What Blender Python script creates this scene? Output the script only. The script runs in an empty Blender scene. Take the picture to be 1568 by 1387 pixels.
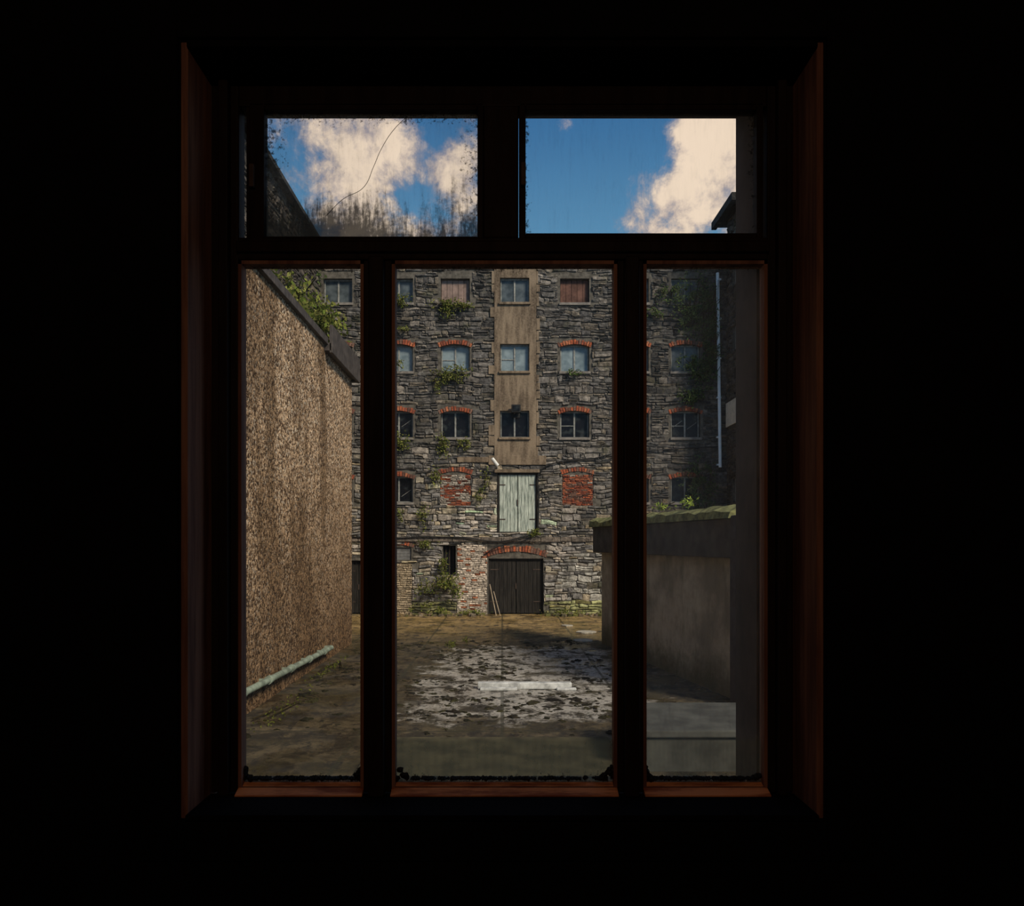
import bpy, math, random
from mathutils import Vector, noise
import bmesh
S=bpy.context.scene
random.seed(7)
R=random.Random(11)
S.view_settings.view_transform='Standard'
S.view_settings.look='None'
S.view_settings.exposure=0.0

# ---------------------------------------------------------------- helpers
def mat_new(name):
    m=bpy.data.materials.new(name); m.use_nodes=True
    nt=m.node_tree
    for n in list(nt.nodes): nt.nodes.remove(n)
    return m,nt
class NT:
    def __init__(s,nt): s.nt=nt
    def n(s,t,**k):
        nd=s.nt.nodes.new(t)
        for a,b in k.items(): setattr(nd,a,b)
        return nd
    def l(s,a,b): s.nt.links.new(a,b)
    def setin(s,sock,v):
        if hasattr(v,'is_linked') or hasattr(v,'links'): s.l(v,sock)
        else: sock.default_value=v
    def math(s,op,a,b=0.0,c=None,clamp=False):
        nd=s.n('ShaderNodeMath',operation=op,use_clamp=clamp)
        s.setin(nd.inputs[0],a); s.setin(nd.inputs[1],b)
        if c is not None: s.setin(nd.inputs[2],c)
        return nd.outputs[0]
    def mix(s,f,a,b,blend='MIX'):
        nd=s.n('ShaderNodeMix',data_type='RGBA',blend_type=blend)
        s.setin(nd.inputs[0],f)
        s.setin(nd.inputs[6],a if not isinstance(a,tuple) else (a+(1,))[:4])
        s.setin(nd.inputs[7],b if not isinstance(b,tuple) else (b+(1,))[:4])
        return nd.outputs[2]
    def noise(s,vec,scale,detail=4,rough=.55,dist=0):
        nd=s.n('ShaderNodeTexNoise'); nd.inputs['Scale'].default_value=scale
        nd.inputs['Detail'].default_value=detail; nd.inputs['Roughness'].default_value=rough
        nd.inputs['Distortion'].default_value=dist
        if vec is not None: s.l(vec,nd.inputs['Vector'])
        return nd.outputs['Fac']
    def vor(s,vec,scale,feature='F1'):
        nd=s.n('ShaderNodeTexVoronoi',feature=feature); nd.inputs['Scale'].default_value=scale
        s.l(vec,nd.inputs['Vector']); return nd
    def ramp(s,f,lo,hi,a=0.0,b=1.0):
        nd=s.n('ShaderNodeMapRange',clamp=True); s.setin(nd.inputs[0],f)
        if lo>hi: lo,hi,a,b=hi,lo,b,a
        nd.inputs[1].default_value=lo; nd.inputs[2].default_value=hi
        nd.inputs[3].default_value=a; nd.inputs[4].default_value=b
        nd.interpolation_type='SMOOTHSTEP'
        return nd.outputs[0]
    def coord(s,which='Object',scale=None):
        tc=s.n('ShaderNodeTexCoord').outputs[which]
        if scale:
            mp=s.n('ShaderNodeMapping'); mp.inputs['Scale'].default_value=scale; s.l(tc,mp.inputs[0]); return mp.outputs[0]
        return tc
    def out(s,sh):
        o=s.n('ShaderNodeOutputMaterial'); s.l(sh,o.inputs[0])
    def bsdf(s,col,rough=.9,spec=.3,bump=None,bs=.5,bd=.02,metal=0):
        p=s.n('ShaderNodeBsdfPrincipled')
        s.setin(p.inputs['Base Color'],col if not isinstance(col,tuple) else (col+(1,))[:4])
        s.setin(p.inputs['Roughness'],rough); p.inputs['Specular IOR Level'].default_value=spec
        p.inputs['Metallic'].default_value=metal
        if bump is not None:
            b=s.n('ShaderNodeBump'); b.inputs['Strength'].default_value=bs; b.inputs['Distance'].default_value=bd
            s.l(bump,b.inputs['Height']); s.l(b.outputs[0],p.inputs['Normal'])
        return p.outputs[0]
def simple(name,col,rough=.85,var=.35,scale=6,spec=.3,bs=.3,bd=.01,stretch=None,metal=0):
    m,nt=mat_new(name); N=NT(nt)
    c=N.coord('Object',stretch)
    f=N.noise(c,scale,6,.65)
    a=tuple(x*(1-var) for x in col); b=tuple(min(1,x*(1+var)) for x in col)
    N.out(N.bsdf(N.mix(N.ramp(f,.3,.7),a,b),rough,spec,f,bs,bd,metal)); return m
def attrmat(name,rough=.92,scale=9,var=.5,bs=.6,bd=.03,spec=.2,moss=0):
    m,nt=mat_new(name); N=NT(nt)
    at=N.n('ShaderNodeAttribute'); at.attribute_name='Col'
    c=N.coord('Object')
    f=N.noise(c,scale,8,.7)
    k=N.ramp(f,.3,.72,1-var,1+var)
    cc=N.n('ShaderNodeVectorMath',operation='SCALE'); N.l(at.outputs[0],cc.inputs[0]); N.l(k,cc.inputs[3])
    col=cc.outputs[0]
    if moss:
        lim=N.ramp(N.noise(c,2.2,8,.75),.54,.66)
        col=N.mix(N.math('MULTIPLY',lim,.4),col,(.27,.245,.215))
        drk=N.ramp(N.noise(N.coord('Object',(1,1,.35)),1.3,6,.65),.50,.66)
        col=N.mix(N.math('MULTIPLY',drk,.65),col,(.035,.032,.028))
        g=N.ramp(N.noise(c,1.1,6,.65),.55,.68)
        col=N.mix(N.math('MULTIPLY',g,moss),col,(.07,.075,.02))
    N.out(N.bsdf(col,rough,spec,f,bs,bd)); return m

class MB:
    def __init__(s): s.v=[];s.f=[];s.c=[];s.m=[]
    def add(s,vs,fs,col=(1,1,1),mi=0):
        o=len(s.v); s.v+=[tuple(v) for v in vs]
        for f in fs: s.f.append([i+o for i in f]); s.c.append(col); s.m.append(mi)
    def box(s,x0,x1,y0,y1,z0,z1,col=(1,1,1),mi=0,mp=None):
        vs=[(x,y,z) for x in(x0,x1) for y in(y0,y1) for z in(z0,z1)]
        if mp: vs=[mp(*v) for v in vs]
        s.add(vs,[(0,1,3,2),(4,6,7,5),(0,4,5,1),(2,3,7,6),(0,2,6,4),(1,5,7,3)],col,mi)
    def cyl(s,p,q,r,n=12,col=(1,1,1),mi=0,r2=None):
        p=Vector(p);q=Vector(q);d=(q-p).normalized(); r2=r if r2 is None else r2
        a=d.orthogonal().normalized(); b=d.cross(a)
        vs=[];
        for c_,rr in((p,r),(q,r2)):
            for i in range(n):
                t=2*math.pi*i/n; vs.append(c_+a*math.cos(t)*rr+b*math.sin(t)*rr)
        fs=[(i,(i+1)%n,n+(i+1)%n,n+i) for i in range(n)]+[tuple(range(n))[::-1],tuple(range(n,2*n))]
        s.add(vs,fs,col,mi)
    def obj(s,name,mats,parent=None,bevel=0,smooth=False,recalc=True):
        me=bpy.data.meshes.new(name); me.from_pydata(s.v,[],s.f); me.update()
        ca=me.color_attributes.new('Col','FLOAT_COLOR','CORNER')
        buf=[]
        for f,c in zip(s.f,s.c):
            for _ in f: buf+= [c[0],c[1],c[2],1]
        ca.data.foreach_set('color',buf)
        me.polygons.foreach_set('material_index',s.m)
        for m in (mats if isinstance(mats,list) else [mats]): me.materials.append(m)
        if recalc:
            bm=bmesh.new(); bm.from_mesh(me); bmesh.ops.recalc_face_normals(bm,faces=bm.faces); bm.to_mesh(me); bm.free()
        ob=bpy.data.objects.new(name,me); S.collection.objects.link(ob)
        if parent: ob.parent=parent
        if bevel:
            b=ob.modifiers.new('b','BEVEL'); b.width=bevel; b.segments=2; b.limit_method='ANGLE'
        if smooth:
            for p in me.polygons: p.use_smooth=True
        return ob
def empty(name,loc=(0,0,0)):
    e=bpy.data.objects.new(name,None); S.collection.objects.link(e); e.empty_display_size=.2; return e

def wall_holes(mb,mp,a0,a1,z0,z1,holes,t,col=(1,1,1),mi=0):
    xs=sorted({a0,a1,*[h[0] for h in holes],*[h[1] for h in holes]})
    zs=sorted({z0,z1,*[h[2] for h in holes],*[h[3] for h in holes]})
    for i in range(len(xs)-1):
        for j in range(len(zs)-1):
            cx=(xs[i]+xs[i+1])/2; cz=(zs[j]+zs[j+1])/2
            if any(h[0]<cx<h[1] and h[2]<cz<h[3] for h in holes): continue
            for d in(0,-t):
                mb.add([mp(xs[i],d,zs[j]),mp(xs[i+1],d,zs[j]),mp(xs[i+1],d,zs[j+1]),mp(xs[i],d,zs[j+1])],[(0,1,2,3)],col,mi)
    for h in holes+[(a0,a1,z0,z1)]:
        q=[(h[0],h[2]),(h[1],h[2]),(h[1],h[3]),(h[0],h[3])]
        for k in range(4):
            p=q[k];r=q[(k+1)%4]
            mb.add([mp(p[0],0,p[1]),mp(r[0],0,r[1]),mp(r[0],-t,r[1]),mp(p[0],-t,p[1])],[(0,1,2,3)],col,mi)

def clip(r,holes):
    x0,x1,z0,z1=r
    for h in holes:
        if x1<=h[0] or x0>=h[1] or z1<=h[2] or z0>=h[3]: continue
        pen=[(x1-h[0],'r'),(h[1]-x0,'l'),(z1-h[2],'t'),(h[3]-z0,'b')]
        p,k=min(pen)
        if k=='r': x1=h[0]
        elif k=='l': x0=h[1]
        elif k=='t': z1=h[2]
        else: z0=h[3]
        if x1-x0<.05 or z1-z0<.04: return None
    return x0,x1,z0,z1
def stone(mb,mp,x0,x1,z0,z1,dep,col,rng,g=.008,j=.03,warp=True,base=0.0):
    x0+=g;x1-=g;z0+=g;z1-=g
    if x1-x0<.03 or z1-z0<.02: return
    def W(x,z):
        if not warp: return z
        return z+.10*(noise.noise(Vector((x*.6,z*.6,3.1))))+.07*noise.noise(Vector((x*1.8,z*1.5,7)))
    if not warp:
        c=[(x0,z0),(x1,z0),(x1,z1),(x0,z1)]
    else:
        cr=lambda s: rng.uniform(.02,.26)*s
        w_=x1-x0;h_=z1-z0; q=min(w_,h_)
        c=[(x0+cr(q),z0),((x0+x1)/2+rng.uniform(-.2,.2)*w_,z0),(x1-cr(q),z0),(x1,z0+cr(q)),(x1,z1-cr(q)),
           ((x0+x1)/2+rng.uniform(-.2,.2)*w_,z1),(x0+cr(q),z1),(x0,z1-cr(q)),(x0,z0+cr(q))]
    n=len(c)
    mid=[(x+rng.uniform(-j,j)*.6,z+rng.uniform(-j,j)*.6) for x,z in c]
    cx=(x0+x1)/2;cz=(z0+z1)/2
    b=min(.03,(x1-x0)*.2,(z1-z0)*.28)
    kx=1-2*b/(x1-x0);kz=1-2*b/(z1-z0)
    tl=rng.uniform(-.018,.018);tk=rng.uniform(-.018,.018)
    vs=[mp(x,base-.01,W(x,z)) for x,z in mid]+[mp(x,base+dep*.5,W(x,z)) for x,z in mid]
    for x,z in mid:
        X=cx+(x-cx)*kx;Z=cz+(z-cz)*kz
        vs.append(mp(X,base+dep+(tl if x<cx else -tl)+(tk if z<cz else -tk)+rng.uniform(-.006,.006),W(X,Z)))
    vs.append(mp(cx,base+dep*1.12,W(cx,cz)))
    fs=[tuple(range(n))[::-1]]
    for o in(0,n):
        for i in range(n):
            k=(i+1)%n; fs.append((o+i,o+k,o+n+k,o+n+i))
    for i in range(n): fs.append((2*n+i,2*n+(i+1)%n,3*n))
    mb.add(vs,fs,col)
def rubble(mb,mp,a0,a1,z0,z1,holes,hr,wr,dep,colfn,rng,**kw):
    z=z0
    while z<z1-.03:
        h=min(rng.uniform(*hr),z1-z)
        a=a0-rng.uniform(0,wr[0])
        while a<a1:
            w=rng.uniform(*wr)
            if rng.random()<.2: w*=.55
            cells=[(max(a,a0),min(a+w,a1),z,z+h)]
            if h>hr[0]*1.45 and rng.random()<.45 and wr[1]>.4:
                k=z+h*rng.uniform(.35,.65); cells=[(max(a,a0),min(a+w,a1),z,k)]
                if rng.random()<.5:
                    mm=a+w*rng.uniform(.35,.65); cells+=[(max(a,a0),min(mm,a1),k,z+h),(max(mm,a0),min(a+w,a1),k,z+h)]
                else: cells+=[(max(a,a0),min(a+w,a1),k,z+h)]
            for c in cells:
                if c[1]-c[0]<.04: continue
                r=clip(c,holes)
                if r: stone(mb,mp,*r,dep*rng.uniform(.4,1.35),colfn((r[0]+r[1])/2,(r[2]+r[3])/2),rng,**kw)
            a+=w
        z+=h

# ---------------------------------------------------------------- facade measures
Y0=30.0; K=1100/30.0
fx=lambda u:(u-769)/K
fz=lambda v:3+(830-v)/K
mpF=lambda a,d,z:(a,Y0-d,z)

M_mortar=simple('lime_mortar',(.10,.09,.075),.95,.5,5,bs=.5)
M_stone=attrmat('rubble_stone',scale=7,var=.65,bs=1.0,bd=.05,moss=.4)
M_brick=attrmat('old_brick',scale=12,var=.55,bs=.5)
M_leaf,ntl=mat_new('leaves'); N=NT(ntl)
at=N.n('ShaderNodeAttribute');at.attribute_name='Col'
d=N.n('ShaderNodeBsdfDiffuse');t=N.n('ShaderNodeBsdfTranslucent');N.l(at.outputs[0],d.inputs[0]);N.l(at.outputs[0],t.inputs[0])
mx=N.n('ShaderNodeMixShader');mx.inputs[0].default_value=.35;N.l(d.outputs[0],mx.inputs[1]);N.l(t.outputs[0],mx.inputs[2]);N.out(mx.outputs[0])

def stonecol(x,z):
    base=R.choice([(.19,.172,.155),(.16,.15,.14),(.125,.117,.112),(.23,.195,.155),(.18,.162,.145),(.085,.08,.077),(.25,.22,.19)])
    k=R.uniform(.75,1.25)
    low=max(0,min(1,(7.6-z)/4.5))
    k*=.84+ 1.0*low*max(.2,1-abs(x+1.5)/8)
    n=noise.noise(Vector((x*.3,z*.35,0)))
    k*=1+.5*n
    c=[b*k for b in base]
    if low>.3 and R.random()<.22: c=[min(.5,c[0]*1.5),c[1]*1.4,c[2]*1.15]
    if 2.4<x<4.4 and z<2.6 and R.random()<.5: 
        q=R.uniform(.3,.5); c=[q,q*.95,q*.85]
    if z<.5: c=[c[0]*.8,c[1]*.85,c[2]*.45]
    if x>5.2: c=[q*.72 for q in c]  # stones on the right darkened to paint in the wing's shade
    return tuple(c)
cols=[517,610,697,788,880,971,1050]
W=[]
for c in cols:
    for (v0,v1,row) in[(430,464,0),(531,569,1),(633,670,2),(733,769,3)]:
        if row==3 and c in(697,880,788): continue
        W.append((c,v0,v1,row))
ww=1.22
holesM=[];holesS=[]
for c,v0,v1,row in W:
    x=fx(c);zt=fz(v0);zb=fz(v1)
    holesM.append((x-ww/2,x+ww/2,zb,zt+.1))
    holesS.append((x-ww/2-.1,x+ww/2+.1,zb-.13,zt+(.36 if c!=788 else .1)))
door1=(fx(762),fx(823),fz(815),fz(724))
door2=(fx(748),fx(832),0.0,fz(855))
slit=(fx(678),fx(698),fz(880),fz(835))
door3=(fx(536),fx(560),0.0,fz(858))
shut=(fx(600),fx(630),fz(857),fz(838))
for h in(door1,door2,slit,door3,shut): holesM.append(h); holesS.append((h[0]-.02,h[1]+.02,h[2]-.02,h[3]+.04))
inf1=(fx(674),fx(721),fz(774),fz(726)); inf2=(fx(861),fx(908),fz(774),fz(726))
arch2=(fx(738),fx(836),fz(855),fz(832))
wb=(fx(700),fx(746),0,fz(833)); wb2=(fx(600),fx(631),0,fz(862))
band=(fx(757),fx(821),fz(700),15.1)
for h in(inf1,inf2): holesS.append((h[0],h[1],h[2],h[3]+.3))
for h in (arch2,wb,wb2,band): holesS.append(h)

mill=empty('stone_mill_building')
mb=MB(); wall_holes(mb,mpF,-12,12,-.2,15.1,holesM,.45); mb.obj('mortar_wall',M_mortar,mill)
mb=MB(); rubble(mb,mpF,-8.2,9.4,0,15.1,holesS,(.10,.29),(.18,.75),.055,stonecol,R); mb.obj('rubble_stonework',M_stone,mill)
mb=MB()
for i in range(14):
    a=-12+i*24/14; mb.box(a+.01,a+24/14-.01,29.8,30.6,15.1,15.24,(.12,.11,.1))
mb.obj('parapet_coping',M_stone,mill,bevel=.02)
M_dark=simple('dark_interior',(.012,.012,.013),.95,.2)
mb=MB(); mb.box(-12,12,31.0,38,-.2,15.1); mb.obj('rear_mass',M_dark,mill)
def brickcol(white=.0):
    def f(x,z):
        n=noise.noise(Vector((x*2.2,z*2.2,5)))
        if R.random()<white or (white>.1 and n>.2-white*.3):
            q=R.uniform(.3,.5); return (q,q*.88,q*.75)
        return R.choice([(.32,.085,.042),(.38,.10,.045),(.24,.07,.04),(.40,.14,.07),(.15,.07,.05),(.20,.11,.08)])
    return f
def archb(mb,xc,w,zt,rise=.14,hgt=.19,n=13,zo=0):
    half=w/2+.06; Rr=(half*half+rise*rise)/(2*rise); cz=zt+.0+rise-Rr
    th=math.asin(half/Rr)
    bc=brickcol()
    for i in range(n):
        t0=-th+2*th*i/n+.012/Rr;t1=-th+2*th*(i+1)/n-.012/Rr
        h2=hgt*R.uniform(.75,1.1); o=.045*R.uniform(.5,1.4)
        vs=[]
        for d in(-.1,o):
            for t,r in((t0,Rr),(t1,Rr),(t1,Rr+h2),(t0,Rr+h2)):
                vs.append(mpF(xc+r*math.sin(t)+R.uniform(-.006,.006),d,cz+r*math.cos(t)))
        mb.add(vs,[(3,2,1,0),(4,5,6,7),(0,1,5,4),(1,2,6,5),(2,3,7,6),(3,0,4,7)],bc(0,0))
mb=MB()
for c,v0,v1,row in W:
    if c==788 or row==0: continue
    archb(mb,fx(c),ww,fz(v0)-.03)
for h in(inf1,inf2): archb(mb,(h[0]+h[1])/2,ww,h[3]-.02)
archb(mb,(door2[0]+door2[1])/2,2.45,fz(853)-.02,rise=.26,hgt=.25,n=22)
archb(mb,fx(615),.9,fz(838)-.02,rise=.12,n=10)
rubble(mb,mpF,*inf1,[],(.075,.076),(.2,.24),.03,brickcol(.25),R,g=.008,j=.003,warp=False)
rubble(mb,mpF,*inf2,[],(.075,.076),(.2,.24),.03,brickcol(.05),R,g=.008,j=.003,warp=False)
mb.obj('brick_arches_and_infill',M_brick,mill)
mb=MB()
rubble(mb,mpF,*wb,[slit],(.08,.081),(.2,.26),.04,lambda x,z:(lambda q:(q,q*.86,q*.72))(R.uniform(.35,.7)) if R.random()<.88 else (.33,.13,.07),R,g=.006,j=.004,warp=False)
rubble(mb,mpF,*wb2,[],(.09,.091),(.22,.3),.04,lambda x,z:(lambda q:(q,q*.8,q*.55))(R.uniform(.25,.42)),R,g=.008,j=.004,warp=False)
mb.obj('whitewashed_brickwork',M_brick,mill)
m,nt=mat_new('cement_render'); N=NT(nt)
c=N.coord('Object'); cs=N.coord('Object',(3,3,.5))
f=N.noise(c,14,8,.7); s=N.noise(cs,1.4,5,.6)
col=N.mix(N.ramp(s,.35,.65),(.085,.062,.042),(.25,.19,.13)); col=N.mix(N.ramp(f,.35,.75,0,.5),col,(.33,.25,.18))
N.out(N.bsdf(col,.95,.2,f,.7,.03)); M_cem=m
mb=MB()
hc=[h for (h,w) in zip(holesM,W) if w[0]==788]
wall_holes(mb,lambda a,d,z:(a,Y0-.09-d,z),band[0],band[1],band[2],band[3],[h for h in hc],.09)
mb.obj('render_band',M_cem,mill)
mb=MB()
z=fz(700)
for i in range(18):
    hh=R.uniform(.3,.6)
    for sd in(0,1):
        e=R.choice([0,0,.12,.25,.18])
        if e:
            if sd: mb.box(band[1],band[1]+e*.6,Y0-.085,Y0,z,z+hh*.9)
            else: mb.box(band[0]-e,band[0],Y0-.085,Y0,z,z+hh*.9)
    z+=hh
    if z>14.3: break
mb.box(fx(748),fx(836),Y0-.1,Y0,fz(712),fz(698)); mb.box(fx(700),fx(748),Y0-.085,Y0,fz(708),fz(700))
mb.box(fx(757),fx(826),Y0-.16,Y0,fz(724),fz(719))
for h in hc: mb.box(h[0]-.05,h[1]+.05,Y0-.17,Y0,h[2]-.1,h[2])
mb.obj('render_quoins',M_cem,mill,bevel=.015)
mb=MB()
x=-8
while x<3.7:
    w=R.uniform(.4,.9); mb.box(x,x+w-.02,Y0-.12,Y0,fz(829)+.03*noise.noise(Vector((x,0,0))),fz(822),(.17,.14,.115)); x+=w
mb.obj('string_course',M_stone,mill,bevel=.012)

M_wf=simple('weathered_white_paint',(.24,.24,.22),.7,.4,9)
M_gsky,nt=mat_new('sky_tinted_window_glass');N=NT(nt)
c=N.coord('Object');f=N.noise(c,3,4)
N.out(N.bsdf(N.mix(N.ramp(f,.3,.7),(.12,.16,.18),(.25,.31,.33)),.25,.6))  # blue-grey base colour paints in the reflected sky
M_gmid,nt=mat_new('grimy_window_glass');N=NT(nt)
c=N.coord('Object');f=N.noise(c,3,5)
N.out(N.bsdf(N.mix(N.ramp(f,.3,.7),(.03,.04,.045),(.10,.12,.13)),.3,.5))
M_gdk,nt=mat_new('dark_window_glass');N=NT(nt)
c=N.coord('Object');f=N.noise(c,4,4)
N.out(N.bsdf(N.mix(N.ramp(f,.5,.7),(.006,.006,.008),(.03,.035,.035)),.25,.2))
M_bpink=simple('painted_board',(.24,.17,.145),.9,.3,4); M_bbrown=simple('brown_board',(.12,.06,.045),.9,.4,3)
M_sill=simple('stone_sill',(.2,.18,.16),.9,.3,6)
def facwin(x,zb,zt,row,c):
    mb=MB(); w=ww-.04; yy=Y0+.2 if c!=788 else Y0+.1
    x0=x-w/2;x1=x+w/2
    if row==0 and c in(697,880):
        k=3 if c==697 else 4
        for i in range(5): mb.box(x0+i*w/5+.008,x0+(i+1)*w/5-.008,yy-.02,yy+.02,zb,zt+.08,mi=k)
    else:
        fr=.045
        mb.box(x0,x1,yy-.03,yy+.04,zb,zb+fr);mb.box(x0,x1,yy-.03,yy+.04,zt+.04,zt+.1)
        for a in(x0,x-fr/2-.01,x1-fr): mb.box(a,a+fr+(.02 if a==x-fr/2-.01 else 0),yy-.03,yy+.04,zb,zt+.05)
        g=1 if (row==1 and c<1000) else (6 if row in(0,1) else 2)
        mb.box(x0,x1,yy+.005,yy+.02,zb,zt+.05,mi=g)
        if row==2 or row==3:
            for sx in(-.3,.3):
                if R.random()<.4:
                    a=R.uniform(.2,.5)
                    mb.add([(x+sx-.2,yy,zb+a),(x+sx-.2,yy,zb+a+.02),(x+sx+.2,yy,zb+a+.3),(x+sx+.2,yy,zb+a+.28)],[(0,1,2,3)])
        if R.random()<.5: mb.box(x0,x,yy-.02,yy+.03,zb+.5,zb+.53)
    mb.box(x0-.06,x1+.06,Y0-.09,Y0+.2,zb-.1,zb,mi=5)
    mb.obj('casement_window',[M_wf,M_gsky,M_gdk,M_bpink,M_bbrown,M_sill,M_gmid],mill)
for c,v0,v1,row in W: facwin(fx(c),fz(v1),fz(v0),row,c)
M_tim,nt=mat_new('peeling_green_timber');N=NT(nt)
cs=N.coord('Object',(9,1,.8));f=N.noise(cs,2.2,8,.7)
N.out(N.bsdf(N.mix(N.ramp(f,.38,.62),(.19,.23,.20),(.60,.65,.57)),.85,.2,f,.4,.01))
M_tdk,nt=mat_new('weathered_dark_timber');N=NT(nt)
cs=N.coord('Object',(9,1,.7));f=N.noise(cs,2,8,.7)
N.out(N.bsdf(N.mix(N.ramp(f,.3,.7),(.008,.007,.006),(.032,.028,.024)),.85,.2,f,.5,.01))
M_iron=simple('rusty_iron',(.06,.04,.03),.7,.4,12)
def plankdoor(name,h,mat,yy,n,frame_mat,hinge=True):
    mb=MB();x0,x1,z0,z1=h;fr=.08
    mb.box(x0,x0+fr,yy-.06,yy+.06,z0,z1,mi=1);mb.box(x1-fr,x1,yy-.06,yy+.06,z0,z1,mi=1);mb.box(x0,x1,yy-.06,yy+.06,z1-fr,z1,mi=1)
    w=(x1-x0-2*fr)/n
    for i in range(n):
        gap=.03 if i==n//2 else .006
        mb.box(x0+fr+i*w+gap,x0+fr+(i+1)*w-.006,yy-.02,yy+.02,z0+.03,z1-fr)
    if hinge:
        for zz in(.22,.8):
            for a,b in((x0+fr,x0+fr+(x1-x0)*.15),(x1-fr-(x1-x0)*.15,x1-fr)):
                zc=z0+(z1-z0)*zz; mb.box(a,b,yy-.035,yy-.02,zc-.02,zc+.02,mi=2)
    mb.box((x0+x1)/2-.02,(x0+x1)/2+.02,yy-.05,yy-.02,z0+(z1-z0)*.45,z0+(z1-z0)*.55,mi=2)
    return mb.obj(name,[mat,frame_mat,M_iron],mill)
plankdoor('loading_door',door1,M_tim,Y0+.02,10,M_tdk)
plankdoor('wooden_double_door',door2,M_tdk,Y0+.15,12,M_tdk)
plankdoor('wooden_side_door',door3,M_tdk,Y0+.2,6,M_tdk)
mb=MB();mb.box(*slit[:2],Y0+.3,Y0+.33,*slit[2:]);
for i in range(3): 
    a=slit[0]+.12+i*.15; mb.cyl((a,Y0+.2,slit[2]),(a,Y0+.2,slit[3]),.012,6,mi=1)
mb.obj('barred_slit_window',[M_dark,M_iron],mill)
mb=MB()
for i in range(4): mb.box(shut[0],shut[1],Y0+.08,Y0+.12,shut[2]+i*.13,shut[2]+i*.13+.12)
mb.obj('grey_shutter',simple('grey_shutter_paint',(.16,.16,.16),.8,.3),mill)
M_pole=simple('bare_timber',(.35,.28,.2),.8,.3)
mb=MB();mb.cyl((fx(760),Y0-.7,0),(fx(750),Y0-.09,1.25),.02,8);mb.cyl((fx(766),Y0-.8,0),(fx(756),Y0-.09,.95),.018,8);mb.obj('leaning_timber_poles',M_pole)

# ---------------------------------------------------------------- wings
def wingcol(x,z):
    k=R.uniform(.5,1.1); b=R.choice([(.12,.10,.085),(.09,.08,.072),(.14,.115,.09)]); return tuple(q*k for q in b)
YW=27.9
mpR=lambda a,d,z:(9.4-d,a,z)
rw=empty('stone_side_wing')
hr=[(28.3,29.3,fz(545),fz(508)),(28.3,29.3,fz(770),fz(735)),(28.3,29.3,fz(450),fz(420))]
mb=MB();wall_holes(mb,mpR,YW,30,-.2,16.3,hr,.4);mb.obj('mortar_wall',M_mortar,rw)
mb=MB();rubble(mb,mpR,YW,29.95,0,16.3,hr,(.12,.28),(.25,.7),.06,wingcol,R)
rubble(mb,lambda a,d,z:(a,YW-d,z),9.35,13.9,0,16.2,[],(.12,.28),(.25,.7),.06,wingcol,R);mb.obj('rubble_stonework',M_stone,rw)
mb=MB();mb.box(9.85,14,YW+.01,30,-.2,16.3);mb.box(9.4,9.85,YW,YW+.02,-.2,16.3);mb.obj('wing_mass',M_mortar,rw)
mb=MB();A=YW-.2
mb.box(9.0,14.3,A,30.4,16.3,16.5,(.05,.05,.05));mb.box(8.85,9.05,A,30.4,16.2,16.5,(.03,.03,.03));
mb.add([(9.0,A,16.5),(9.0,30.4,16.5),(14.3,30.4,16.5),(14.3,A,16.5),(11.6,A,18.2),(11.6,30.4,18.2)],[(0,1,5,4),(3,4,5,2),(0,4,3),(1,2,5),(0,3,2,1)],(.05,.05,.055))
mb.obj('slate_roof_and_gutter',M_stone,rw)
mb=MB()
for h in hr:
    mb.box(9.55,9.57,h[0],h[1],h[2],h[3],mi=1)
    for a in(h[0],(h[0]+h[1])/2-.03,h[1]-.06): mb.box(9.5,9.56,a,a+.06,h[2],h[3])
    mb.box(9.5,9.56,h[0],h[1],h[2],h[2]+.06)
mb.obj('wing_windows',[M_wf,M_gdk],rw)
mb=MB();mb.box(9.26,9.3,28.5,29.75,fz(656),fz(620))
for z_ in(fz(650),fz(626)): mb.box(9.3,9.34,28.55,29.7,z_-.03,z_+.03)
mb.obj('blank_sign_board',simple('sign_board',(.8,.7,.55),.7,.15))
mpL=lambda a,d,z:(-7.65+d,a,z)
lw=empty('stone_side_wing')
mb=MB();mb.box(-12,-7.65,17,30,-.2,15.2);mb.obj('wing_mass',M_mortar,lw)
mb=MB();rubble(mb,mpL,17,29.9,8,15.15,[],(.12,.28),(.25,.7),.06,wingcol,R);mb.obj('rubble_stonework',M_stone,lw)
mb=MB();mb.box(-12,-7.4,16.8,30.2,15.15,15.3,(.05,.045,.04));mb.box(-7.45,-7.3,16.8,30.2,15.1,15.25,(.03,.03,.03));mb.obj('eaves_gutter',M_stone,lw)

# ---------------------------------------------------------------- pebbledash building
m,nt=mat_new('pebbledash');N=NT(nt)
c=N.coord('Object');v=N.vor(c,24)
sp=N.n('ShaderNodeSeparateXYZ');N.l(c,sp.inputs[0])
cs=N.coord('Object',(1,1.0,.22));st=N.noise(cs,.8,5,.6);big=N.noise(c,.45,4,.6)
fine=N.noise(c,16,6,.85)
mid=N.noise(c,3,5,.7)
rr=N.n('ShaderNodeSeparateColor');N.l(v.outputs['Color'],rr.inputs[0])
peb=N.ramp(N.math('ADD',N.math('ADD',N.math('MULTIPLY',fine,.5),N.math('MULTIPLY',mid,.25)),N.math('MULTIPLY',rr.outputs[2],.25)),.40,.62)
col=N.mix(peb,(.10,.055,.029),(.80,.55,.34))
col=N.mix(N.ramp(rr.outputs[0],.76,.8,0,.75),col,(.05,.03,.018))
col=N.mix(N.ramp(rr.outputs[1],.86,.9,0,.6),col,(.95,.80,.62))
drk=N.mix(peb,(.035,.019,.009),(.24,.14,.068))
col=N.mix(N.ramp(st,.46,.60,0,.72),col,drk)
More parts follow.
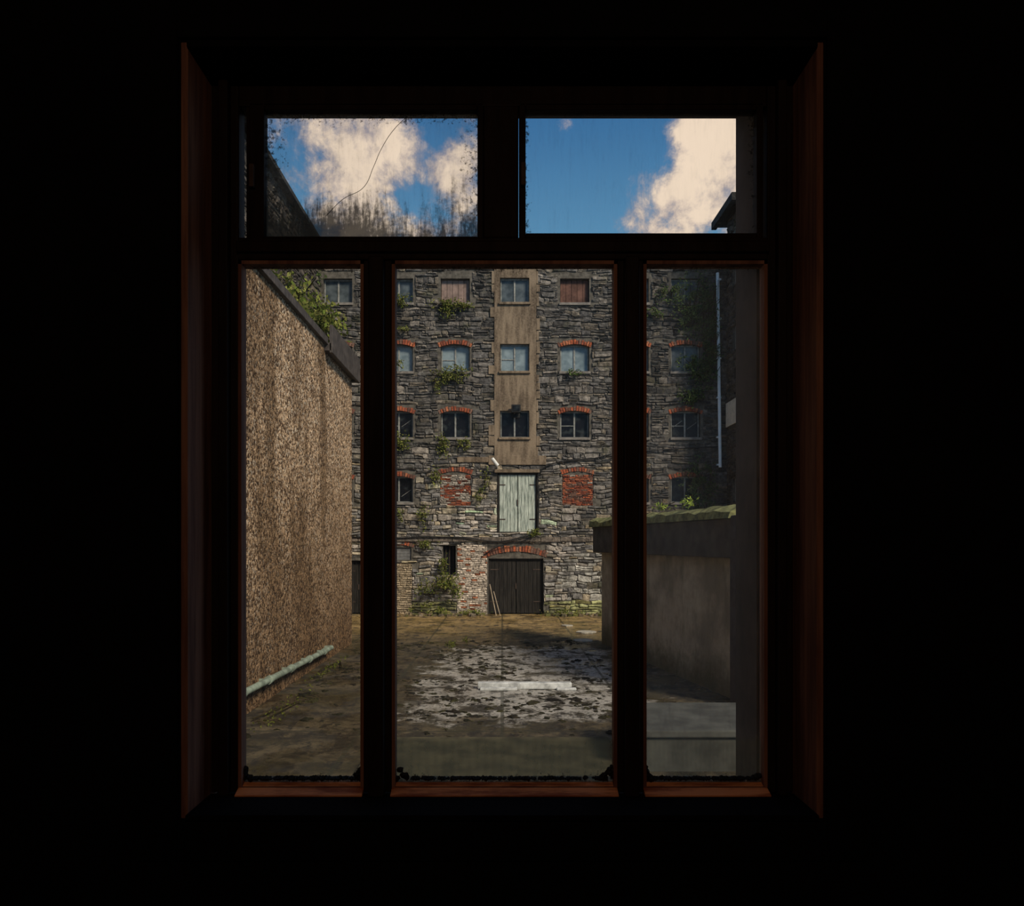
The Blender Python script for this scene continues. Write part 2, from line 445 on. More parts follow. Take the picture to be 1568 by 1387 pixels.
lowi=N.n('ShaderNodeMapRange',clamp=True);N.l(N.math('MULTIPLY_ADD',big,3.5,N.math('MULTIPLY_ADD',st,2.0,sp.outputs[2])),lowi.inputs[0]);lowi.inputs[1].default_value=2.4;lowi.inputs[2].default_value=8.0;lowi.inputs[3].default_value=.97;lowi.inputs[4].default_value=0
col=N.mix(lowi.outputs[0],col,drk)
bmp=N.math('ADD',N.math('MULTIPLY',v.outputs['Distance'],-.8),fine)
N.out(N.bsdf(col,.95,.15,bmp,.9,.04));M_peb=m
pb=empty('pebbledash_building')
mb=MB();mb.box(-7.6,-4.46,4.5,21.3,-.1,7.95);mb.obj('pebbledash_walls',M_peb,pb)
M_lead=simple('dark_lead_flashing',(.06,.05,.045),.6,.4,5)
mb=MB()
y=4.4
while y<18:
    mb.box(-4.75,-4.36,y,min(y+1.15,18),7.95,8.13);y+=1.17
mb.box(-4.8,-4.28,18.0,21.45,7.8,8.0);mb.box(-4.33,-4.25,18.0,21.5,7.75,8.45);mb.box(-7.6,-4.3,21.25,21.45,7.75,8.4)
mb.obj('coping_and_fascia',M_lead,pb,bevel=.01)
mb=MB();mb.box(-7.6,-4.7,4.5,21.2,7.95,8.05);mb.obj('flat_roof',M_lead,pb)
M_gp=simple('pale_green_pipe',(.20,.24,.19),.5,.45,5)
mb=MB()
pts=[(-4.28,7.0,.62),(-4.28,18.0,.36)]
mb.cyl(pts[0],pts[1],.06,16)
for i in range(8):
    t=(i+.5)/8;p=Vector(pts[0]).lerp(Vector(pts[1]),t)
    mb.cyl(p-Vector((0,.07,0)),p+Vector((0,.07,0)),.078,16)
    mb.box(p.x-.18,p.x,p.y-.02,p.y+.02,p.z-.02,p.z+.02)
mb.cyl(pts[1],(-4.45,18.05,.34),.06,12)
mb.obj('drain_pipe',M_gp,smooth=False)

# ---------------------------------------------------------------- low right wall
m,nt=mat_new('damp_render');N=NT(nt)
c=N.coord('Object');f=N.noise(c,9,7,.7);b=N.noise(c,.8,5,.65);cs=N.coord('Object',(1.5,1.5,.5));s=N.noise(cs,2,4)
col=N.mix(N.ramp(b,.35,.65),(.24,.20,.14),(.46,.39,.28));col=N.mix(N.ramp(s,.48,.7,0,.5),col,(.15,.14,.08))
spz=N.n('ShaderNodeSeparateXYZ');N.l(c,spz.inputs[0])
col=N.mix(N.ramp(N.math('MULTIPLY_ADD',f,.8,spz.outputs[2]),1.3,.4,0,.8),col,(.06,.055,.02))
N.out(N.bsdf(col,.9,.2,f,.4,.02));M_damp=m
M_moss=simple('mossy_coping',(.20,.20,.08),.95,.6,5,bs=.8,bd=.05)
p0=Vector((2.95,21.3));p1=Vector((4.45,13.4));dv=(p1-p0);L=dv.length;dv/=L;nv=Vector((-dv.y,dv.x))
if nv.x<0:nv=-nv
mpW=lambda a,d,z:(p0.x+dv.x*a-nv.x*d,p0.y+dv.y*a-nv.y*d,z)
bw=empty('boundary_wall')
mb=MB();mb.box(0,L,-.5,0,-.1,2.75,mp=mpW)
mb.obj('rendered_wall',M_damp,bw)
mb=MB()
mb.box(-.3,L,-.55,.18,2.7,3.45,mp=mpW);mb.obj('concrete_beam',simple('grimy_concrete',(.06,.052,.042),.9,.4,3),bw,bevel=.02)
mb=MB()
n=30
vs=[];fs=[]
for i in range(n+1):
    a=-.4+(L+.4)*i/n
    for d_,z_ in((.26,3.45),(.24,3.6),(0,3.7),(-.6,3.68),(-.6,3.45)):
        vs.append(mpW(a,d_+.03*R.uniform(-1,1),z_+(.04*R.uniform(-1,1) if z_>3.5 else 0)))
for i in range(n):
    for k in range(5):
        q=(k+1)%5; fs.append((i*5+k,i*5+q,(i+1)*5+q,(i+1)*5+k))
fs.append((0,1,2,3,4));fs.append(tuple(n*5+k for k in range(5)))
mb.add(vs,fs);mb.obj('mossy_coping',M_moss,bw)
mb=MB();mb.box(L-.05,L+.4,-.5,.2,-.1,3.5,mp=mpW);mb.obj('end_pier',simple('pier_render',(.06,.05,.045),.9,.3),bw,bevel=.02)
M_conc=simple('grey_concrete',(.06,.06,.051),.92,.4,2.5,bs=.4)
mb=MB();mb.box(1.75,4.3,9.4,10.95,-.1,.47);mb.box(1.7,4.35,9.35,11.0,.45,.55);mb.obj('concrete_plinth',M_conc,bevel=.02)

# ---------------------------------------------------------------- ground
m,nt=mat_new('mossy_yard');N=NT(nt)
c=N.coord('Object');big=N.noise(c,.4,6,.65);md=N.noise(c,1.5,9,.75,.3);fi=N.noise(c,8,8,.8);fi2=N.noise(N.coord('Object',(1,.6,1)),3.0,8,.75,.15)
sp=N.n('ShaderNodeSeparateXYZ');N.l(c,sp.inputs[0])
col=N.mix(N.ramp(md,.40,.6),(.022,.016,.008),(.12,.09,.047))
col=N.mix(N.ramp(big,.45,.6,0,.8),col,(.05,.038,.011))
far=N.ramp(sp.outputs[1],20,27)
col=N.mix(N.math('MULTIPLY',far,N.ramp(md,.38,.58,.2,1)),col,(.42,.28,.11))  # sunlit gold near the facade painted into the ground colour
def band_(a,lo,hi,s): return N.math('MULTIPLY',N.ramp(a,lo-s,lo+s),N.ramp(a,hi+s,hi-s))
wob=N.math('MULTIPLY',N.math('SUBTRACT',N.noise(c,.8,6,.7),.5),4.0)
bare=N.math('MULTIPLY',band_(N.math('ADD',sp.outputs[0],wob),-1.5,2.8,.3),band_(N.math('ADD',sp.outputs[1],wob),12.2,20.4,.3))
bare=N.math('MULTIPLY',bare,N.ramp(md,.43,.52,.05,1))
col=N.mix(bare,col,(.44,.41,.36))
col=N.mix(N.ramp(fi,.52,.58,0,.8),col,(.020,.015,.008))
col=N.mix(N.ramp(fi2,.54,.60,0,.9),col,(.016,.012,.007))
br=N.n('ShaderNodeTexBrick');br.offset=0;N.l(c,br.inputs['Vector']);br.inputs['Scale'].default_value=.25;br.inputs['Mortar Size'].default_value=.008;br.inputs['Brick Width'].default_value=.56;br.inputs['Row Height'].default_value=.95
col=N.mix(N.math('MULTIPLY',br.outputs['Fac'],.7),col,(.03,.028,.012))
wet=N.ramp(N.noise(c,.6,5,.6),.44,.56,.18,.92)
N.out(N.bsdf(col,wet,.45,N.math('ADD',fi,md),.7,.06));M_gr=m
mb=MB()
mb.add([(-14,2.9,0),(16,2.9,0),(16,34,0),(-14,34,0)],[(0,1,2,3)])
mb.obj('ground',M_gr,recalc=False)
mb=MB();mb.box(-1.9,1.6,7.5,10.9,-.05,.05);mb.obj('concrete_apron',simple('damp_apron',(.06,.052,.028),.9,.5,2.5,bs=.3),bevel=.02)
mb=MB()
mb.box(-.5,1.42,14.65,14.82,.0,.13);mb.box(-.45,.3,14.5,14.62,.0,.06);mb.box(1.1,1.5,14.5,14.62,.0,.05)
mb.obj('fallen_concrete_kerb',simple('pale_kerb',(.50,.51,.50),.85,.4,6),bevel=.015)
mb=MB()
for (u,v_,r_) in((868,958,.2),(897,968,.32),(893,981,.3)):
    s_=(v_-830)/3.0; cx,cy=(u-769)/s_,1100/s_
    n=18;pr=[(cx+r_*R.uniform(.8,1.15)*math.cos(6.283*i/n),cy+r_*R.uniform(.8,1.15)*math.sin(6.283*i/n)) for i in range(n)]
    vs=[(x,y,0) for x,y in pr]+[(x,y,.03) for x,y in pr]
    mb.add(vs,[(i,(i+1)%n,n+(i+1)%n,n+i) for i in range(n)]+[tuple(range(n,2*n))])
mb.obj('concrete_patches',simple('pale_disc',(.36,.33,.27),.9,.3))
M_clump=attrmat('moss_clump',scale=20,var=.7,bs=1.0)
mb=MB()
def clump(x,y,r,z=0):
    n=9;h=r*R.uniform(.12,.35)
    ph=R.random()*6;vs=[]
    irr=[R.uniform(.35,1.4) for _ in range(n)]
    for k,(rr,zz) in enumerate(((1,0),(.75,.7),(.35,1))):
        for i in range(n):
            t=2*math.pi*i/n+ph;q=r*rr*irr[i]*R.uniform(.85,1.15);vs.append((x+q*math.cos(t),y+q*math.sin(t),z+h*zz*R.uniform(.5,1.4)))
    fs=[(k*n+i,k*n+(i+1)%n,(k+1)*n+(i+1)%n,(k+1)*n+i) for k in range(2) for i in range(n)]+[tuple(range(2*n,3*n))]
    q=R.uniform(.3,.9);col=R.choice([(.036,.030,.012),(.026,.020,.011),(.040,.036,.012)])
    mb.add(vs,fs,tuple(a*q for a in col))
for i in range(2600):
    x=R.uniform(-4.15,2.6);y=11.0+11.0*R.random()
    if x>1.55 and y<11.2: continue
    if noise.noise(Vector((x*.6,y*.5,1)))+.5*noise.noise(Vector((x*2.3,y*1.8,4)))<.08 and R.random()<.88: continue
    if x<-1.9 and R.random()<.4: x=-4.1+R.random()*1.6
    if -.6<x<1.6 and 14.4<y<14.9: continue
    clump(x,y,R.uniform(.015,.07)*(1 if R.random()<.85 else 2.0))
mb.obj('moss_clumps',M_clump,smooth=False)
mb=MB()
for i in range(110):
    x=R.uniform(-4,-.8) if R.random()<.6 else R.uniform(1.8,5);y=R.uniform(29,29.7);r=R.uniform(.03,.1)
    k=R.uniform(.6,1.6);bm_=[(.2,.15,.09),(.10,.10,.03),(.14,.11,.08)][R.randrange(3)]
    vs=[(x+r*R.uniform(.7,1.2)*sx,y+r*sy,R.uniform(.5,1)*r*1.4*sz) for sx in(-1,1) for sy in(-1,1) for sz in(0,1)]
    mb.add(vs,[(0,1,3,2),(4,6,7,5),(0,4,5,1),(2,3,7,6),(0,2,6,4),(1,5,7,3)],tuple(k*q for q in bm_))
mb.obj('fallen_rubble',M_stone)

# ---------------------------------------------------------------- vegetation
def shrub(name,parts,greens,ls=.09,parent=None):
    mb=MB()
    for (x,y,z,rx,ry,rz,n) in parts:
        for k in range(max(2,n//60)):
            a=Vector((x+R.gauss(0,rx*.4),y+ry*.5,z-rz*.7));b=Vector((x+R.gauss(0,rx*.7),y-ry*.3,z+rz*R.uniform(0,.9)))
            mb.cyl(a,b,.012,5,(.05,.04,.02))
        for i in range(n):
            while True:
                q=Vector((R.gauss(0,.5),R.gauss(0,.5),R.gauss(0,.5)))
                if q.length<1.4 and noise.noise(Vector((x+q.x*rx*3,y,z+q.z*rz*3)))>-.15: break
            p=Vector((x+q.x*rx,y+q.y*ry,z+q.z*rz))
            d=Vector((R.gauss(0,1),R.gauss(0,1)-.3,R.gauss(0,1)-.3)).normalized();e=d.orthogonal().normalized()
            l=ls*R.uniform(.6,1.4)
            c=R.choice(greens);k=R.uniform(.5,1.3)
            mb.add([p,p+d*l*.5+e*l*.3,p+d*l,p+d*l*.5-e*l*.3],[(0,1,2,3)],tuple(k*w for w in c))
    return mb.obj(name,M_leaf,parent,recalc=False)
G=[(.13,.17,.035),(.20,.22,.05),(.09,.11,.025),(.28,.28,.08),(.14,.13,.045)]
GD=[(.09,.14,.045),(.12,.17,.055),(.06,.09,.03)]
F=lambda u,v,ru,rv,n:(fx(u),Y0-.22,fz(v),ru/K,.15,rv/K,n)
shrub('wall_shrub',[F(685,468,24,9,420),F(712,470,12,6,130),F(686,482,14,9,110)],G)
shrub('wall_shrub',[F(686,577,26,12,480),F(705,566,16,8,180),F(670,590,8,12,80)],G)
shrub('wall_shrub',[F(616,462,16,9,240),F(614,676,16,14,320),F(618,508,10,6,80),F(612,560,8,8,60),F(608,790,9,14,110)],G)
shrub('wall_shrub',[F(680,682,11,17,260),F(711,680,10,9,140),F(668,730,9,14,130),F(735,760,7,16,90),F(650,790,14,18,160),F(745,735,6,20,90)],G)
shrub('wall_shrub',[(fx(686),29.5,fz(893),.5,.3,.5,560),(fx(700),29.4,fz(905),.3,.2,.3,160),(fx(680),29.7,fz(862),.2,.15,.5,160),(fx(655),29.7,fz(905),.5,.15,.5,200)],G)
shrub('wall_shrub',[(fx(656),29.4,.2,.6,.3,.18,260),(fx(730),29.5,.1,.25,.2,.12,90),(fx(817),29.75,fz(815),.3,.12,.15,110),(fx(655),29.75,fz(832),.5,.12,.15,150),(fx(860),29.6,.1,.9,.2,.12,140),(fx(700),29.6,.1,1.2,.2,.1,160)],G)
shrub('ivy',[F(1065,470,30,44,1700),F(1086,530,14,60,1000),F(1055,556,18,12,260),F(1060,608,20,14,360),F(1072,570,20,20,360)],GD,.12)
shrub('ivy',[F(1070,740,24,34,800),F(1074,780,18,12,260),F(1005,480,12,10,110),F(880,570,12,4,60),F(1030,450,20,14,300)],GD,.11)
shrub('rooftop_shrub',[(-5.0,19.5,8.95,.6,1.1,.6,1100),(-5.6,17.5,9.0,.8,1.1,.7,800),(-4.75,16.6,8.5,.15,.9,.3,300)],G,.13,None)
shrub('wall_shrub',[(fx(470),29.6,fz(430),.7,.25,.5,480)],GD,.13)
shrub('coping_weeds',[(*mpW(4.6,.05,3.85)[:2],3.85,.3,.2,.10,50),(*mpW(5.8,.05,3.85)[:2],3.87,.18,.2,.12,45)],[(.38,.46,.08),(.2,.28,.05)],.08)
shrub('yard_weeds',[(-1.35,20.5,.10,.25,.45,.10,120),(-1.1,21.5,.08,.12,.3,.08,60),(-4.0,17,.05,.2,2.0,.05,160),(-3.9,12.5,.05,.25,1.8,.05,100)],[(.12,.13,.03),(.09,.10,.02)],.05)

# ---------------------------------------------------------------- services on facade
def curve(name,pts,r,mat):
    cu=bpy.data.curves.new(name,'CURVE');cu.dimensions='3D';cu.bevel_depth=r;cu.bevel_resolution=3
    sp=cu.splines.new('BEZIER');sp.bezier_points.add(len(pts)-1)
    for b,p in zip(sp.bezier_points,pts): b.co=p;b.handle_left_type=b.handle_right_type='AUTO'
    cu.materials.append(mat);o=bpy.data.objects.new(name,cu);S.collection.objects.link(o);return o
M_blk=simple('black_rubber',(.012,.012,.012),.6,.2)
FP=lambda u,v,d=.12:(fx(u),Y0-d,fz(v))
curve('electric_cable',[FP(823,816),FP(825,760),FP(824,728),FP(832,717),FP(870,706),FP(905,703),FP(940,695),FP(1000,690),FP(1060,686),FP(1106,684)],.026,M_blk)
curve('electric_cable',[FP(540,822,.16),FP(600,824,.16),FP(650,822,.18),FP(710,823,.18),FP(765,829,.2),FP(812,820,.2),FP(850,818,.18),FP(930,819,.16)],.026,M_blk)
curve('electric_cable',[FP(740,850),FP(760,838,.18),FP(800,828,.2),FP(823,816,.15)],.02,M_blk)
M_pvc=simple('grey_white_plastic',(.85,.9,.95),.5,.08)
mb=MB();mb.cyl((fx(1097),Y0-.16,fz(420)),(fx(1101),Y0-.16,fz(716)),.065,12)
for v_ in(430,490,550,610,670,712): mb.box(fx(1099)-.09,fx(1099)+.09,Y0-.2,Y0-.05,fz(v_)-.03,fz(v_)+.03)
mb.obj('downpipe',M_pvc)
mb=MB();mb.cyl((9.22,28.1,fz(440)),(9.22,28.1,16.2),.045,12)
for z_ in(14,15,16): mb.box(9.2,9.34,28.07,28.13,z_,z_+.06)
mb.obj('downpipe',M_pvc)
mb=MB();mb.box(fx(783),fx(797),Y0-.42,Y0-.2,fz(634),fz(622));mb.box(fx(785),fx(795),Y0-.44,Y0-.42,fz(632),fz(624),mi=1);mb.box(fx(789),fx(791),Y0-.25,Y0-.05,fz(636),fz(630));mb.box(fx(784),fx(796),Y0-.1,Y0-.05,fz(640),fz(634));mb.obj('floodlight',[M_blk,M_gdk],bevel=.01)
mb=MB();a=Vector((fx(754),Y0-.45,fz(704)));b=Vector((fx(762),Y0-.35,fz(714)))
mb.cyl(a,b,.075,14);mb.cyl(a+(a-b)*.05,a,.06,14);mb.cyl((fx(760),Y0-.33,fz(713)),(fx(762),Y0-.05,fz(716)),.025,8);mb.obj('security_camera',simple('white_plastic',(.75,.75,.72),.4,.05))

# ================================================================ ROOM
M_wall=simple('black_wall_paint',(.006,.006,.007),.9,.2,3,bs=.1,spec=.05)
M_floor=simple('dark_floorboards',(.02,.014,.01),.7,.3,4,stretch=(1,.2,1))
M_wood=simple('dark_stained_wood',(.015,.009,.007),.6,.35,5,bs=.2,stretch=(4,4,.6),spec=.12)
M_red,nt=mat_new('red_brown_timber');N=NT(nt)
cs=N.coord('Object',(12,12,.8));f=N.noise(cs,2,6,.65)
N.out(N.bsdf(N.mix(N.ramp(f,.3,.7),(.13,.058,.04),(.32,.155,.10)),.7,.15,f,.2,.004))
M_or,nt=mat_new('orange_varnished_timber');N=NT(nt)
cs=N.coord('Object',(2.2,12,12));f=N.noise(cs,2,6,.65)
N.out(N.bsdf(N.mix(N.ramp(f,.35,.62),(.35,.10,.035),(.90,.36,.14)),.6,.2,f,.2,.004))
M_ext=simple('exterior_render',(.11,.088,.07),.9,.3,3)
mb=MB()
mpN=lambda a,d,z:(a,2.04-d,z)
wall_holes(mb,mpN,-2.4,2.4,1.3,4.95,[(-.913,.913,2.215,4.42)],.22);mb.obj('wall_front',M_wall)
mb=MB()
mpE=lambda a,d,z:(a,2.26-d,z)
wall_holes(mb,mpE,-2.6,2.6,-.1,5.3,[(-.90,.800,2.20,4.45)],.2);mb.obj('outer_wall',M_ext)
mb=MB();mb.box(-2.6,-2.4,-3.2,2.04,1.1,5.1);mb.obj('wall_left',M_wall)
mb=MB();mb.box(2.4,2.6,-3.2,2.04,1.1,5.1);mb.obj('wall_right',M_wall)
mb=MB();mb.box(-2.6,2.6,-3.4,-3.2,1.1,5.1);mb.obj('wall_back',M_wall)
mb=MB();mb.box(-2.6,2.6,-3.4,2.26,1.1,1.3);mb.obj('floor',M_floor)
mb=MB();mb.box(-2.6,2.6,-3.4,2.26,4.95,5.1);mb.obj('ceiling',M_wall)
mb=MB();mb.box(-.913,-.893,2.04,2.26,2.215,4.42);mb.obj('trim_1',M_red,bevel=.003)
mb=MB();mb.box(.893,.913,2.04,2.26,2.215,4.42);mb.obj('trim_2',M_red,bevel=.003)
mb=MB();mb.box(-.893,.893,2.03,2.26,4.40,4.42);mb.obj('trim_3',M_wall,bevel=.003)
mb=MB();mb.box(-.893,.893,2.02,2.2,2.215,2.232);mb.obj('trim_4',M_wall,bevel=.004)
mb=MB()
for sx in(-1,1):
    a,b=sorted((sx*.918,sx*1.03));mb.box(a,b,2.025,2.04,2.1,4.54)
mb.box(-.918,.918,2.025,2.04,4.425,4.54);mb.box(-.918,.918,2.025,2.04,2.1,2.21)
mb.obj('trim_5',M_wall,bevel=.004)
mb=MB();mb.box(-2.4,2.4,2.015,2.04,1.3,1.45);mb.obj('baseboard_front',M_wood,bevel=.004)

win=empty('window_1')
mb=MB();b=mb.box
b(-.892,-.808,2.2,2.258,2.233,4.399);b(.812,.892,2.2,2.258,2.233,4.399)
b(-.808,.812,2.2,2.258,4.335,4.399)
b(-.808,.812,2.19,2.258,3.862,3.93)
b(-.808,.812,2.2,2.258,2.233,2.25)
b(-.424,-.338,2.195,2.255,2.235,3.862);b(.352,.432,2.195,2.255,2.235,3.862)
b(-.405,-.357,2.16,2.196,2.233,3.862);b(.370,.414,2.16,2.196,2.233,3.862)
b(-.058,.05,2.195,2.258,3.93,4.335)
b(-.86,-.83,2.17,2.2,2.233,4.399);b(.835,.862,2.17,2.2,2.233,4.399)
b(-.808,.812,2.176,2.19,3.88,3.915)
mb.obj('frame',M_wood,win,bevel=.005)
panes=[(-.808,-.424),(-.338,.352),(.432,.812)]
mb=MB()
for a,c in panes:
    mb.add([(a,2.168,2.230),(c,2.168,2.230),(c,2.168,2.236),(a,2.168,2.236),(c,2.232,2.260),(a,2.232,2.260),(a,2.232,2.235),(c,2.232,2.235)],[(0,1,2,3),(3,2,4,5),(5,4,7,6),(0,6,7,1),(0,3,5,6),(1,7,4,2)])
mb.obj('sill_beads',M_or,win)
mb=MB()
for a,c in panes:
    mb.box(a,a+.010,2.198,2.24,2.25,3.862);mb.box(c-.010,c,2.198,2.24,2.25,3.862);mb.box(a,c,2.198,2.24,3.851,3.862)
mb.obj('glazing_beads',M_red,win)
def sash(x0,x1,z0,z1,st,name,stl=None):
    stl=stl or st
    mb=MB();y0,y1=2.2,2.238
    mb.box(x0,x0+stl,y0,y1,z0,z1);mb.box(x1-st,x1,y0,y1,z0,z1);mb.box(x0+stl,x1-st,y0,y1,z0,z0+.022);mb.box(x0+stl,x1-st,y0,y1,z1-.02,z1)
    zc=(z0+z1)/2
    mb.box(x0+.005,x0+.02,y0-.02,y0,zc-.05,zc+.02,mi=1)
    return mb.obj(name,[M_wood,M_iron],win,bevel=.003)
sL=sash(-.775,-.058,3.915,4.345,.018,'hopper_sash',stl=.045)
sR=sash(.052,.800,3.925,4.345,.02,'hopper_sash',)
mb=MB();mb.box(-.785,-.775,2.205,2.25,3.93,4.335);mb.obj('jamb_bead',M_wood,win)
def glassmat(name,haze,edge,low,seed,film=0.0,hcol=(.5,.46,.38),spk_=.74):
    m,nt=mat_new(name);N=NT(nt)
    uv=N.n('ShaderNodeUVMap').outputs[0];sp=N.n('ShaderNodeSeparateXYZ');N.l(uv,sp.inputs[0])
    c=N.n('ShaderNodeMapping');N.l(N.coord('Object'),c.inputs[0]);c.inputs[1].default_value=(seed,seed*2,seed*3);c=c.outputs[0]
    u,v=sp.outputs[0],sp.outputs[1]
    n1=N.noise(c,9,8,.75);n2=N.noise(c,75,6,.8);n3=N.noise(c,3,4,.6)
    stv=N.n('ShaderNodeMapping');N.l(c,stv.inputs[0]);stv.inputs['Scale'].default_value=(1,1,.15);ns=N.noise(stv.outputs[0],60,6,.75)
    eu=N.math('MINIMUM',u,N.math('SUBTRACT',1.0,u));ev=N.math('MINIMUM',v,N.math('SUBTRACT',1.0,v))
    e=N.math('MINIMUM',eu,ev)
    ed=N.math('SUBTRACT',N.math('ADD',N.math('MULTIPLY',n2,.7),N.math('MULTIPLY',n1,.3)),N.math('MULTIPLY',e,.16/max(edge,.01)))
    ed=N.ramp(ed,.46,.53,0,.85)
    dv_=N.math('ADD',N.math('MULTIPLY',n3,.45),N.math('ADD',N.math('MULTIPLY',ns,.45),N.math('MULTIPLY',n2,.25)))
    lo=N.math('SUBTRACT',dv_,N.math('MULTIPLY',v,.3/max(low,.01)))
    lo=N.ramp(lo,.38,.56,0,.9)
    spk=N.ramp(n2,spk_,spk_+.05,0,.75)
    smear=N.ramp(N.math('ADD',N.math('MULTIPLY',ns,.6),N.math('MULTIPLY',n1,.4)),.5,.68,0,haze*1.2)
    dirt=N.math('MAXIMUM',N.math('MAXIMUM',ed,lo),N.math('MAXIMUM',spk,smear))
    tr=N.n('ShaderNodeBsdfTransparent');tr.inputs[0].default_value=(.97,.97,.96,1)
    tl=N.n('ShaderNodeBsdfTranslucent');tl.inputs[0].default_value=hcol+(1,)
    dk=N.n('ShaderNodeBsdfTranslucent');dk.inputs[0].default_value=(.06,.05,.035,1)
    fl=N.n('ShaderNodeBsdfTranslucent');fl.inputs[0].default_value=(.24,.22,.12,1)
    m1=N.n('ShaderNodeMixShader');N.l(N.math('MULTIPLY',N.ramp(N.math('ADD',N.math('MULTIPLY',n3,.6),N.math('MULTIPLY',ns,.4)),.3,.7,.4,1.6),haze),m1.inputs[0]);N.l(tr.outputs[0],m1.inputs[1]);N.l(tl.outputs[0],m1.inputs[2])
    rib=N.math('MULTIPLY_ADD',N.math('SINE',N.math('MULTIPLY',u,170.0)),.08,.92)
    ff=N.math('MULTIPLY',N.math('MULTIPLY',N.ramp(N.math('ADD',v,N.math('MULTIPLY',n1,.012)),.097,.083,0,1),film),N.math('MULTIPLY',rib,N.ramp(n1,.3,.7,.75,1)))
    m4=N.n('ShaderNodeMixShader');N.l(ff,m4.inputs[0]);N.l(m1.outputs[0],m4.inputs[1]);N.l(fl.outputs[0],m4.inputs[2])
    m2=N.n('ShaderNodeMixShader');N.l(dirt,m2.inputs[0]);N.l(m4.outputs[0],m2.inputs[1]);N.l(dk.outputs[0],m2.inputs[2])
    N.out(m2.outputs[0]);return m
def pane(x0,x1,z0,z1,mat,name='glass_pane',y=2.225):
    me=bpy.data.meshes.new(name);me.from_pydata([(x0,y,z0),(x1,y,z0),(x1,y,z1),(x0,y,z1)],[],[(0,1,2,3)])
    uvl=me.uv_layers.new(name='UVMap')
    for i,c in enumerate([(0,0),(1,0),(1,1),(0,1)]): uvl.data[i].uv=c
    me.materials.append(mat);o=bpy.data.objects.new(name,me);S.collection.objects.link(o);o.parent=win;return o
pane(-.804,-.420,2.255,3.86,glassmat('dirty_glass_a',.05,.03,.02,1.3,film=.15))
pane(-.342,.356,2.255,3.86,glassmat('dirty_glass_b',.06,.03,.02,4.1,film=.65))
pane(.428,.808,2.255,3.86,glassmat('dirty_glass_c',.15,.03,.02,7.7,film=.4))
pane(-.735,-.072,3.93,4.33,glassmat('dirty_glass_d',.16,.17,.62,2.2,spk_=.64))
pane(.068,.785,3.94,4.33,glassmat('dirty_glass_e',.06,.05,.03,9.2,spk_=.70))
g=lambda u,v:((u-769)/505.6,2.222,3+(830-v)/(1100/2.222))
cr=curve('glass_crack',[g(628,172),g(600,198),g(580,228),g(568,255),g(552,287),g(520,305),g(494,330)],.0008,M_blk);cr.parent=win
mb=MB()
def crust(x,z,r):
    n=8;vs=[(x+r*R.uniform(.6,1.2)*math.cos(6.283*i/n),2.224,z+r*R.uniform(.6,1.2)*math.sin(6.283*i/n)) for i in range(n)]+[(x,2.214,z)]
    mb.add(vs,[(i,(i+1)%n,n) for i in range(n)]+[tuple(range(n))])
for a,c in panes:
    for i in range(170):
        t=R.random();x=a+.008+(c-a-.016)*t;e=min(t,1-t)
        crust(x,2.268+(.045*max(0,1-e/.06) if e<.06 else .003)*R.random(),R.uniform(.005,.009)*(1.5 if e<.06 else 1))
mb.obj('mould_crust',M_blk,win)

# added warm fill lamp, unseen behind the viewpoint, to brighten the window timber
pl=empty('fill_lamp')
mb=MB();mb.cyl((0,-1.2,4.95),(0,-1.2,4.5),.006,8);mb.cyl((0,-1.2,4.95),(0,-1.2,4.92),.05,20)
n=24;vs=[];
for k,(r,z) in enumerate(((.03,4.5),(.07,4.46),(.18,4.36))):
    for i in range(n): vs.append((r*math.cos(6.283185*i/n),-1.2+r*math.sin(6.283185*i/n),z))
mb.add(vs,[(k*n+i,k*n+(i+1)%n,(k+1)*n+(i+1)%n,(k+1)*n+i) for k in range(2) for i in range(n)])
mb.obj('fill_lamp_shade',M_iron,pl)
ld=bpy.data.lights.new('warm_fill','POINT');ld.energy=28;ld.color=(1,.64,.42);ld.shadow_soft_size=.05
lo=bpy.data.objects.new('warm_fill',ld);S.collection.objects.link(lo);lo.location=(0,-1.2,4.3);lo.parent=pl

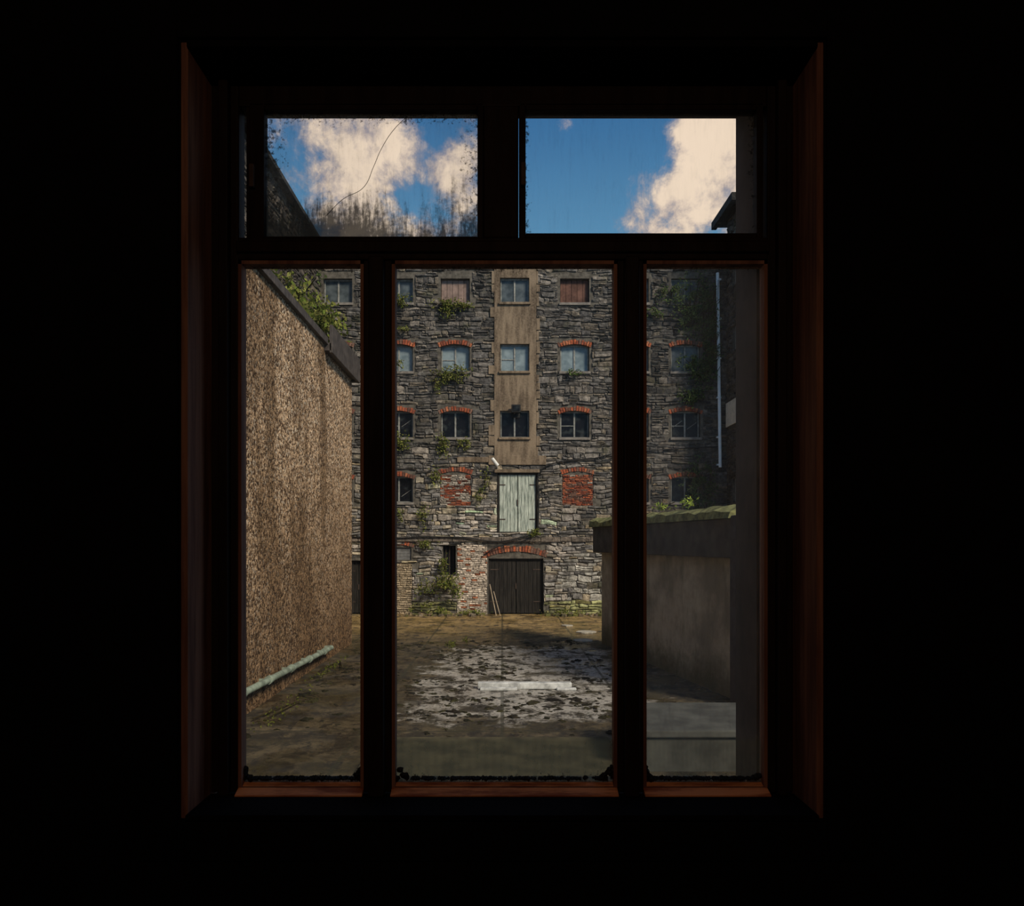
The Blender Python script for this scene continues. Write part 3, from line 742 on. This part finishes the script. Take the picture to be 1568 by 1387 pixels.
# ================================================================ sky + light
w=bpy.data.worlds.new('World');S.world=w;w.use_nodes=True;nt=w.node_tree
for n in list(nt.nodes): nt.nodes.remove(n)
N=NT(nt)
tc=N.n('ShaderNodeTexCoord').outputs['Generated'];sp=N.n('ShaderNodeSeparateXYZ');N.l(tc,sp.inputs[0])
el=sp.outputs[2]
base=N.mix(N.ramp(el,.32,.56),(.12,.31,.50),(.035,.14,.33))
n1=N.noise(tc,9,10,.62,.3);n2=N.noise(tc,24,9,.68,.2)
dens=N.math('ADD',N.math('MULTIPLY',n1,1.7),N.math('MULTIPLY',n2,.7))
dens=N.math('SUBTRACT',dens,.73)
def blob(u,v,rad,amt):
    d=Vector((u-769,1100,830-v)).normalized()
    vm=N.n('ShaderNodeVectorMath',operation='DISTANCE');N.l(tc,vm.inputs[0]);vm.inputs[1].default_value=d
    return N.math('MULTIPLY',N.ramp(vm.outputs['Value'],0,rad,1,0),amt)
for u,v,r,a in[(1085,225,.095,.42),(1010,350,.09,.32),(1070,330,.07,.18),(870,260,.17,-.45),(540,215,.12,.22),(600,230,.07,.14),(470,230,.10,.06),(540,340,.12,.22),(700,345,.09,.26),(695,255,.055,.28),(665,195,.06,-.22),(630,300,.06,-.16),(990,190,.07,-.18),(430,240,.05,-.12),(865,192,.03,.5)]:
    dens=N.math('ADD',dens,blob(u,v,r,a))
mask=N.ramp(dens,.42,.76)
shade=N.ramp(N.math('ADD',dens,N.math('MULTIPLY',n2,.8)),.85,1.35)
cl=N.mix(shade,(.34,.29,.31),(.95,.76,.58))
col=N.mix(N.math('MULTIPLY',mask,.95),base,cl)
bg=N.n('ShaderNodeBackground');N.l(col,bg.inputs[0]);bg.inputs[1].default_value=1.0
o=N.n('ShaderNodeOutputWorld');N.l(bg.outputs[0],o.inputs[0])
sl=bpy.data.lights.new('sun','SUN');sl.energy=3.9;sl.color=(1,.88,.70);sl.angle=math.radians(14)
so=bpy.data.objects.new('sun',sl);S.collection.objects.link(so)
so.rotation_euler=Vector((-.55,.58,-.60)).to_track_quat('-Z','Y').to_euler()

cd=bpy.data.cameras.new('camera');co=bpy.data.objects.new('camera',cd);S.collection.objects.link(co)
co.location=(0,0,3);co.rotation_euler=(math.radians(90),0,0)
cd.sensor_width=36;cd.lens=36*1100/1568;cd.shift_x=15/1568;cd.shift_y=136.5/1568;cd.clip_start=.05;cd.clip_end=200
S.camera=co
